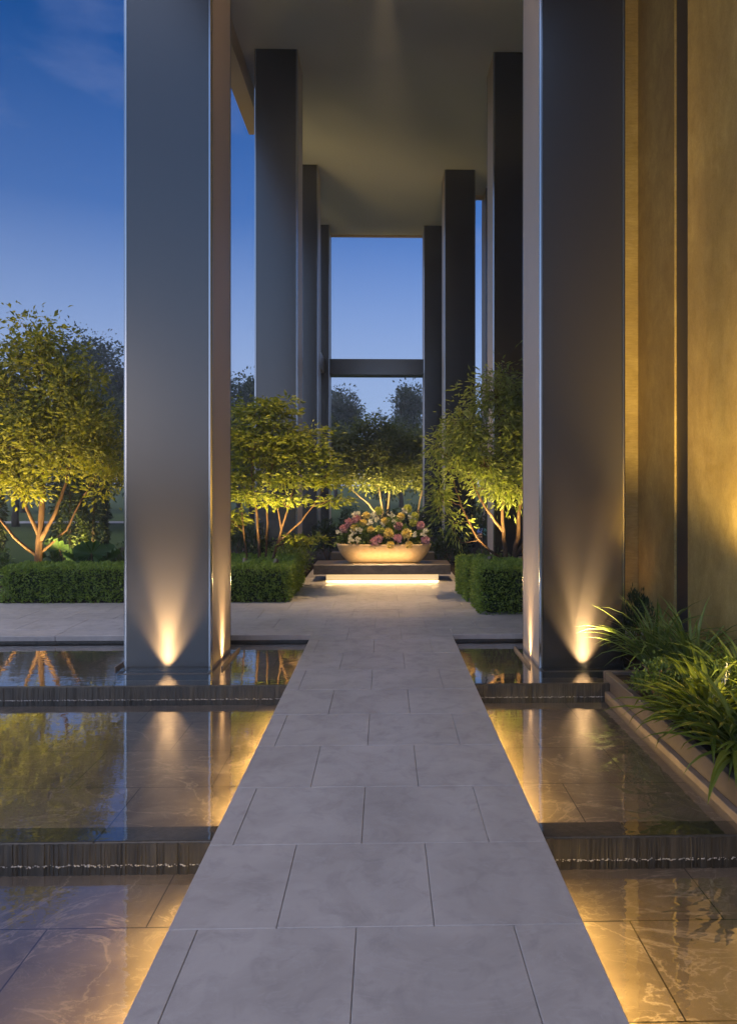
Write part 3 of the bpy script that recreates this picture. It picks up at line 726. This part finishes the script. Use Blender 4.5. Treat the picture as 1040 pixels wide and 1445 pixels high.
# trees seen through the frame
tree('garden_tree', (-.15, 24.6, 0), 'olive-lit spreading tree seen through the frame behind the bowl', 
     [(-.1, 0, 3.65, .8, .8, .55), (-1.0, 0, 3.1, .8, .8, .55), (.7, 0, 3.2, .6, .7, .5), (-.2, -.2, 2.6, .8, .7, .45), (-1.2, -.2, 2.2, .7, .6, .4), (.45, -.4, 1.9, .55, .5, .35), (-.4, -.4, 1.9, .6, .5, .3), (-1.7, 0, 3.3, .5, .5, .5), (.1, -.2, 2.9, .6, .6, .4), (-.7, -.3, 2.75, .6, .5, .4), (.9, -.3, 2.4, .5, .5, .4)],
     [([(0, 0, -.05), (.1, 0, .7), (-.05, 0, 1.6), (-.15, 0, 2.8)], .06, .02), ([(.15, 0, -.05), (.3, 0, .9), (.35, 0, 1.7), (.6, 0, 2.6)], .05, .02), ([(.05, 0, .4), (-.4, -.1, 1.0), (-1.0, -.1, 1.5), (-1.3, 0, 2.1)], .04, .016)],
     M['leaf_back'], M['bark_pale'], 300, 54, .14, .055, .55, .8, .26)
tree('garden_tree', (1.35, 25.2, 0), 'smaller pale-stemmed tree beside the right jamb of the frame',
     [(.1, 0, 3.1, .7, .7, .5), (.6, 0, 2.6, .6, .6, .5), (-.3, -.2, 2.4, .5, .5, .4), (.2, -.3, 1.85, .5, .5, .3)],
     [([(0, 0, -.05), (-.1, 0, .7), (.05, 0, 1.5), (.1, 0, 2.6)], .05, .02), ([(.0, 0, .5), (.3, 0, 1.2), (.5, 0, 2.2)], .04, .016)],
     M['leaf_back'], M['bark_pale'], 150, 54, .14, .055, .55, .8, .26)

def simple_lobes(h, r, n, z0=.35):
    out = []
    for i in range(n):
        a = random.uniform(0, 6.28); t_ = random.random()
        z = h * (z0 + (1 - z0) * t_) * .93; rr = r * math.sqrt(max(.08, 1 - ((t_ - .45) / .62) ** 2))
        out.append((rr * .6 * math.cos(a), rr * .6 * math.sin(a), z, rr * .6, rr * .6, h * .13))
    return out
FAR = [(-18.9, 45, 11.6, 2.6, 'bluish broad treetop rising behind the golden tree', 'leaf_far'), (-16.8, 46, 10.6, 2.0, 'airy bluish treetop just left of the near column', 'leaf_far'),
       (-9.3, 44, 9.0, 2.4, 'dark treetop peeping between the two left columns', 'leaf_far'), (-3.9, 55, 9.8, 1.9, 'open bluish treetop at the left of the framed view', 'leaf_far'),
       (1.35, 54, 9.9, 1.95, 'dense round dark treetop at the right of the framed view', 'leaf_far'), (8.8, 50, 8.8, 2.8, 'dark tree in the strip of sky right of the third column', 'leaf_far'),
       (-23.0, 44, 10.0, 3.0, 'wide dark tree behind the golden tree at the edge', 'leaf_far')]
for (x, y, h, r, lab, lf) in FAR:
    tree('park_tree', (x, y, -.07), lab, simple_lobes(h, r, 14, .42), [([(0, 0, 0), (0, 0, h * .3), (.1, 0, h * .55), (0, 0, h * .9)], .2, .06)], M[lf], M['bark_dark'], 190, 85, .20, .12, .2, .8, .55, .5, group='park trees beyond the lawn', twigs=False, rbranch=.06)
MID = [(-15.5, 29, 5.4, 2.2, 'dark park tree with bare trunk at the left of the lawn'), (-13.2, 30, 5.0, 2.0, 'dark park tree whose trunk shows beside the golden tree'), (-11.0, 27, 5.2, 2.1, 'dark leafy park tree behind the ivy columns'),
       (-8.2, 29, 4.8, 2.2, 'dark park tree hidden behind the near left column'), (-5.8, 30, 5.1, 2.2, 'dark park tree behind the multi-stem maple'), (-3.0, 34, 5.6, 2.3, 'dark rounded tree low in the left of the framed view'),
       (.2, 36, 5.4, 2.4, 'dark rounded tree directly behind the olive-lit tree'), (3.2, 33, 5.4, 2.3, 'dark rounded tree behind the right jamb of the frame'), (6.5, 32, 4.8, 2.2, 'dark tree low in the gap right of the third column')]
for (x, y, h, r, lab) in MID:
    tree('park_tree', (x, y, -.07), lab, simple_lobes(h, r, 9, .34), [([(0, 0, 0), (0, 0, h * .3), (.1, 0, h * .8)], .16, .05)], M['leaf_dark'], M['bark_dark'], 150, 70, .15, .08, .2, .8, .42, .5, group='park trees beyond the lawn', twigs=False, rbranch=.04)

# clipped hedges
def hedge(x0, x1, y0, y1, z1, label, n=None, r=.0):
    cx, cy = (x0 + x1) / 2, (y0 + y1) / 2; hx, hy = (x1 - x0) / 2, (y1 - y0) / 2
    th = thing('hedge', label, 'hedge', (cx, cy, 0), 'clipped box hedges')
    m = MB(); m.box(-hx + .06, hx - .06, -hy + .06, hy - .06, 0.01, z1 - .06, 0, .05); m.build('core', M['hedge_core'], th)
    faces = [('z', 4 * hx * hy), ('y-', 2 * hx * z1), ('y+', 2 * hx * z1 * .4), ('x-', 2 * hy * z1), ('x+', 2 * hy * z1)]
    dens = 2700; P = []; D = []
    for k, A in faces:
        c_ = int(A * dens)
        u = rng.uniform(-1, 1, c_); v_ = rng.uniform(0, 1, c_); dep = np.abs(rng.normal(0, .028, c_)) ; nz = rng.normal(0, .55, (c_, 3))
        bumpy = .022 * np.sin(u * hx * 21 + 1.3 * np.sin(v_ * 9)) + .015 * np.sin(u * hx * 47 + v_ * 5)
        if k == 'z': p = np.stack([u * hx, (v_ * 2 - 1) * hy, z1 - dep + bumpy * .5], 1); d = nz + [0, 0, .9]
        elif k[0] == 'y': s_ = -1 if k[1] == '-' else 1; p = np.stack([u * hx, s_ * (hy - dep + bumpy), v_ * z1], 1); d = nz + [0, s_ * .8, .25]
        else: s_ = -1 if k[1] == '-' else 1; p = np.stack([s_ * (hx - dep + bumpy), u * hy, v_ * z1], 1); d = nz + [s_ * .8, 0, .25]
        P.append(p); D.append(d)
    P = np.concatenate(P); D = np.concatenate(D)
    # rounded shoulders
    q = np.maximum(np.abs(P) - np.array([hx - .07, hy - .07, 0]), 0); q[:, 2] = np.maximum(P[:, 2] - (z1 - .07), 0)
    ln = np.linalg.norm(q, axis=1); k_ = np.where(ln > .075, .075 / np.maximum(ln, 1e-6), 1)[:, None]
    P = P - np.sign(P) * q * (1 - k_)
    m = MB(); m.leafs(P, D, rng.uniform(.035, .062, len(P)), rng.uniform(.018, .030, len(P))); m.build('foliage', M['leaf_hedge'], th)
    return th
hedge(-5.42, -2.95, 9.75, 10.42, .50, 'long clipped hedge at the foot of the golden tree')
hedge(-2.72, -1.37, 9.75, 11.6, .50, 'square clipped hedge at the foot of the multi-stem maple')
hedge(1.24, 2.5, 8.78, 9.66, .60, 'nearer block of the right-hand clipped hedges by the column')
hedge(1.18, 2.5, 9.72, 10.28, .56, 'middle block of the right-hand clipped hedges, partly hidden by the near block')
hedge(1.16, 1.75, 10.34, 10.95, .54, 'farthest block of the right-hand clipped hedges, nearest the flower bowl')

# ivy-clad columns of foliage
def columnar(x, y, h, r, label, leaf='leaf_gold'):
    th = thing('columnar_shrub', label, 'shrub', (x, y, 0), 'columnar garden shrubs')
    m = MB(); m.tube([(0, 0, 0), (.02, 0, h * .5), (0, 0, h * .92)], [.04, .03, .01], 6); m.build('stem', M['bark_dark'], th)
    n = int(5200 * h * r); t_ = rng.uniform(0, 1, n); a = rng.uniform(0, 6.283, n)
    rr = r * (1 - .35 * t_ ** 3) * (.8 + .16 * np.sin(a * 5 + t_ * 11) + .12 * np.sin(t_ * 30 + a * 2)) * (1 - np.abs(rng.normal(0, .16, n)))
    P = np.stack([rr * np.cos(a), rr * np.sin(a), t_ * h], 1); D = np.stack([np.cos(a), np.sin(a), -.35 + 0 * a], 1) + rng.normal(0, .5, (n, 3))
    m = MB(); m.leafs(P, D, rng.uniform(.06, .10, n), rng.uniform(.035, .055, n)); m.build('foliage', M[leaf], th)
columnar(-6.35, 15.0, 2.35, .36, 'ivy column beside the near left column, the nearer of the pair to it', 'leaf_dark')
columnar(-6.95, 15.2, 2.4, .36, 'leafy ivy column behind the fan palm, left of its twin', 'leaf_dark')
columnar(-8.65, 15.0, 2.5, .40, 'leafy ivy column at the far left edge behind the golden tree', 'leaf_dark')

def shrub(x, y, z, h, r, label, leaf='leaf_dark', n=1500, ll=.08, lw=.035, cat='shrub', group='low garden shrubs'):
    th = thing('shrub', label, cat, (x, y, z), group)
    m = MB()
    for i in range(7):
        a = i * .9; m.tube(curve((0, 0, -.02), (r * .6 * math.cos(a), r * .6 * math.sin(a), h * .75), (0, 0, .03), 4, .015), [.010, .009, .007, .005, .003], 5)
    m.build('stems', M['bark_brown'], th)
    P = []
    for k in range(34):
        d = Vector((random.gauss(0, 1), random.gauss(0, 1), abs(random.gauss(0, 1)))).normalized() * random.uniform(.5, 1)
        c_ = np.array([d.x * r, d.y * r, h * (.25 + .7 * d.z)]); P.append(c_ + rng.normal(0, .15 * max(r, .2), (n // 34, 3)))
    P = np.concatenate(P); P[:, 2] = np.maximum(P[:, 2], .01); D = P / max(r, .1) + rng.normal(0, .8, P.shape)
    m = MB(); s_ = rng.uniform(.6, 1.2, len(P)); m.leafs(P, D, ll * s_, lw * s_); m.build('foliage', M[leaf], th)
    return th
shrub(-2.6, 13.0, 0, 1.0, .5, 'dark bush behind the square hedge by the maple stems')
shrub(-3.4, 13.6, 0, 1.5, .6, 'tall dark bush behind the near left column')
shrub(-1.75, 12.5, .0, .62, .42, 'low feathery bush left of the plinth', 'leaf_strap', 1300)
shrub(-1.25, 15.0, 0, .9, .4, 'dark bush behind the left end of the low wall')
shrub(1.35, 14.3, 0, .75, .45, 'dark bush right of the plinth by the third column')
shrub(1.9, 12.0, 0, .5, .4, 'low dark bush behind the farthest right hedge block')
shrub(2.4, 16.5, 0, 1.3, .5, 'dark bush in the gap between the two right columns')
shrub(3.1, 18.0, 0, 1.9, .6, 'tall dark bush by the blue lit panel')
shrub(-.9, 19.6, 0, 1.1, .6, 'dark bush under the crossbeam, left side'); shrub(.4, 20.0, 0, 1.0, .6, 'dark bush behind the middle of the flower bowl'); shrub(1.1, 19.4, 0, 1.1, .5, 'dark bush under the crossbeam, right side')
shrub(-6.6, 11.6, 0, .55, .35, 'leafy bush behind the left end of the long hedge', 'leaf_strap', 1100)
shrub(-4.9, 13.2, 0, .5, .5, 'low bush between the fan palm and the ivy columns', 'leaf_dark', 1100)

def fan_palm(x, y, label, leaves):
    th = thing('fan_palm', label, 'palm', (x, y, 0), 'fan palms behind the hedge')
    for (yaw, lean, ln, r) in leaves:
        d = Vector((math.cos(yaw) * math.sin(lean), math.sin(yaw) * math.sin(lean), math.cos(lean)))
        m = MB(); tip = d * ln
        m.tube([(0, 0, 0), tip * .5 + Vector((0, 0, .03)), tip], [.008, .006, .005], 5, 1)
        ax = (d + Vector((math.cos(yaw), math.sin(yaw), 0)) * .9).normalized(); sd_ = Vector((-math.sin(yaw), math.cos(yaw), 0)); nn = ax.cross(sd_)
        v = [tip[:]]; f = []; K = 26
        for i in range(K + 1):
            a = (i / K - .5) * 5.2; q = tip + (ax * math.cos(a) + sd_ * math.sin(a)) * r * (1 - .06 * (i % 2)) + nn * (.03 * (1 if i % 2 else -1) + .05 * math.cos(a)); v.append(q[:])
        for i in range(K): f.append((0, i + 1, i + 2))
        m.add(v, f, 0); m.build('frond', [M['leaf_palm'], M['bark_brown']], th)
fan_palm(-4.55, 10.75, 'fan palm with pleated round leaves, between golden tree and ivy columns', [(-1.3, .30, .66, .27), (-.2, .45, .58, .22), (-2.3, .5, .58, .22), (1.2, .4, .62, .2)])
fan_palm(-5.2, 11.4, 'fan palm with a tilted pale leaf just left of the golden tree trunk', [(-1.9, .35, .68, .25), (-2.8, .6, .6, .22), (2.4, .5, .6, .2)])
def strap_clump(x, y, z, label, n, ln, wd, leaf, group, droop=(1.0, 2.0), lean=(.05, .7), name='strap_plant', yaws=(0, 6.283)):
    th = thing(name, label, 'plant', (x, y, z), group)
    m = MB()
    for i in range(n):
        a = random.uniform(*yaws); l_ = ln * random.uniform(.6, 1.15)
        m.blade((random.gauss(0, .03), random.gauss(0, .03), -.01), a, random.uniform(*lean), l_, wd * random.uniform(.7, 1.2), random.uniform(*droop), 7)
    m.build('leaves', M[leaf], th); return th
for (x, y, lab) in ((-3.95, 10.8, 'spray of fine grass behind the hedge beside the fan palm'), (-3.6, 10.75, 'spray of fine grass behind the hedge touching the near left column'), (-1.62, 12.0, 'tuft of tall grass behind the square hedge near the plinth')):
    strap_clump(x, y, 0, lab, 150, .78, .011, 'leaf_grass', 'fine grasses behind the hedges', (.4, 1.3), (.02, .5), 'grass_tuft')
G = 'strap-leaved plants in the right planter'
strap_clump(2.45, 6.05, -.05, 'arching strap-leaved clump spilling past the near right column', 106, 0.81, .030, 'leaf_strap', G, (.8, 2.0), (.05, .8))
strap_clump(2.62, 5.72, -.05, 'arching strap-leaved clump against the dark strip of the gold wall', 93, 0.85, .030, 'leaf_strap', G, (.9, 2.0), (.05, .8))
strap_clump(2.75, 5.15, -.05, 'tall strap-leaved clump against the brightest part of the gold wall', 75, 0.73, .032, 'leaf_strap', G, (.8, 1.8), (.05, .7))
strap_clump(2.36, 4.86, -.05, 'broad lime-leaved clump next to the round-leaved bush', 75, 0.61, .044, 'leaf_lime', G, (.9, 1.9), (.2, 1.0))
strap_clump(2.20, 4.60, -.05, 'bright lime broad-leaved clump drooping over the planter wall', 93, 0.68, .048, 'leaf_lime', G, (.9, 2.0), (.2, 1.1))
strap_clump(2.24, 4.18, -.05, 'lime broad-leaved clump cut off by the right edge, leaves hanging lowest', 93, 0.71, .050, 'leaf_lime', G, (1.0, 2.1), (.2, 1.1))
strap_clump(2.7, 4.5, -.05, 'dense lime-leaved clump at the right edge near the gold wall', 75, 0.67, .045, 'leaf_lime', G, (.9, 1.9), (.1, .9))
shrub(2.15, 5.32, -.06, .40, .19, 'small round-leaved green bush in the planter below the strap leaves', 'leaf_round', 950, .036, .028, 'bush', None)
shrub(2.55, 6.75, -.06, .74, .16, 'upright dark bush in the corner between gold pilaster and column', 'leaf_dark', 700, .07, .02, 'bush', None)
shrub(2.6, 5.3, -.06, .34, .25, 'low dark filler bush under the strap leaves', 'leaf_strap', 700, .09, .03, 'bush', None)
def orchid(x, y, z, label):
    th = thing('flower_spike', label, 'flower', (x, y, z), 'pale flower spikes in the planter')
    m = MB(); m.tube([(0, 0, 0), (.0, -.02, .2), (.02, -.05, .34)], [.004, .003, .002], 5); m.build('stem', M['leaf_strap'], th)
    P = []; D = []
    for i in range(46):
        t_ = random.uniform(.6, 1.05); P.append((.02 * t_ + random.gauss(0, .012), -.05 * t_ + random.gauss(0, .012), .34 * t_)); D.append((random.gauss(0, 1), random.gauss(0, 1), random.gauss(.2, .6)))
    m = MB(); m.leafs(np.array(P), np.array(D), .026, .010); m.tube([(.01, -.03, .19), (.02, -.05, .36)], [.008, .004], 5); m.build('petals', M['petal_white'], th)
for (x, y, z, l_) in ((2.50, 5.0, .0, 'pale flower spike tallest among the lime leaves'), (2.62, 4.8, -.02, 'pale flower spike close to the right edge'), (2.32, 5.15, -.06, 'pale flower spike just right of the round-leaved bush'), (2.28, 4.75, -.08, 'pale flower spike low among the bright lime leaves')):
    orchid(x, y, z, l_)

# small lit panel far behind on the right
th = thing('lit_panel', 'small blue and teal lit panel low beside the far right columns', 'panel', (2.72, 18.95, .06))
m = MB(); m.box(-.16, .20, 0, .03, 0, .62, 0, .004); m.build('frame', M['black_metal'], th)
for nm, c_, x0_, x1_, z0_, z1_ in (('blue_field', (.02, .12, .5), -.13, .03, .28, .52), ('teal_field', (.03, .35, .33), .05, .17, .22, .55), ('orange_field', (.5, .2, .08), -.10, .03, .16, .27)):
    m = MB(); m.box(x0_, x1_, -.006, -.001, z0_, z1_); m.build(nm, emit(nm, c_, .35), th)

# garden spotlights
ground_spot(-5.7, 8.0, .03, (-5.5, 11.0, 3.1), 1150, 44, 'spotlight on the plaza outside the left edge trained on the golden tree', YEL, .9, .5)
ground_spot(-2.5, 8.25, .03, (-1.75, 10.9, 2.4), 320, 40, 'spotlight on the plaza hidden by the near left column, trained on the maple', YEL, .9, .5)
ground_spot(2.3, 8.1, .03, (1.6, 10.3, 2.5), 300, 42, 'spotlight on the plaza hidden by the near right column, trained on the drooping tree', YEL, .9, .5)
ground_spot(-6.9, 10.55, .03, (-6.2, 11.0, 2.2), 260, 90, 'spotlight behind the long hedge at the left edge of the view')
ground_spot(-6.0, 10.55, .03, (-5.8, 10.9, 2.6), 520, 100, 'spotlight hidden behind the long hedge under the golden tree')
ground_spot(-5.2, 10.6, .03, (-5.1, 11.0, 2.6), 330, 95, 'spotlight hidden behind the long hedge, right of the golden trunk')
ground_spot(-1.62, 10.2, .44, (-1.2, 10.8, 1.9), 330, 105, 'spotlight on the square hedge under the maple')
ground_spot(-2.1, 10.3, .44, (-2.0, 11.0, 2.2), 165, 105, 'spotlight on the square hedge left of the maple stems')
ground_spot(1.55, 9.95, .50, (1.5, 10.4, 2.2), 310, 105, 'spotlight on the right hedge under the drooping branches')
ground_spot(2.0, 9.9, .50, (1.9, 10.4, 2.5), 135, 105, 'spotlight on the right hedge by the drooping tree trunk')
ground_spot(-.5, 23.4, .03, (-.2, 25.2, 2.9), 1500, 84, 'spotlight on the ground in front of the olive-lit tree')
ground_spot(.9, 23.6, .03, (1.1, 25.4, 2.4), 800, 84, 'spotlight on the ground before the smaller pale-stemmed tree')
ground_spot(-6.5, 14.4, .03, (-6.6, 15.0, 1.0), 260, 110, 'spotlight at the foot of the pair of ivy columns')
ground_spot(-8.4, 14.3, .03, (-8.6, 15.0, 1.0), 200, 110, 'spotlight at the foot of the far left ivy column')
ground_spot(2.55, 7.55, -.03, (2.7, 7.9, 2.4), 14, 90, 'small washer at the foot of the gold pilaster', (1, .5, .16))
ground_spot(2.66, 4.45, .72, (3.02, 5.6, 2.1), 1000, 78, 'wall washer at the foot of the gold wall just outside the right edge', GOLD)
th = thing('wall_light', 'small shielded downlight on the gold wall just outside the right edge', 'wall light', (2.945, 4.4, 1.15))
m = MB(); m.box(-.11, 0, -.05, .05, -.06, .06, 0, .006); m.build('housing', M['fixture'], th)
m = MB(); m.box(-.10, -.01, -.045, .045, -.066, -.0605); m.build('lens', M['lens'], th)
spot(th, (-.07, 0, -.09), (-.62, .55, -1.25), 140, 78, 1.0, YEL, .04)

# thin evening haze
m = MB(); m.box(-62, 62, -25, 70, -1.6, 16.5)
hm = bpy.data.materials.new('haze'); hm.use_nodes = True; hm.node_tree.nodes.clear()
ho = hm.node_tree.nodes.new('ShaderNodeOutputMaterial'); hv = hm.node_tree.nodes.new('ShaderNodeVolumePrincipled')
hv.inputs['Color'].default_value = (.80, .88, 1.0, 1); hv.inputs['Density'].default_value = .0019
hm.node_tree.links.new(hv.outputs[0], ho.inputs['Volume'])
h = m.build('haze', hm); h['label'] = 'thin blue evening haze over the garden'; h['category'] = 'haze'; h['kind'] = 'stuff'
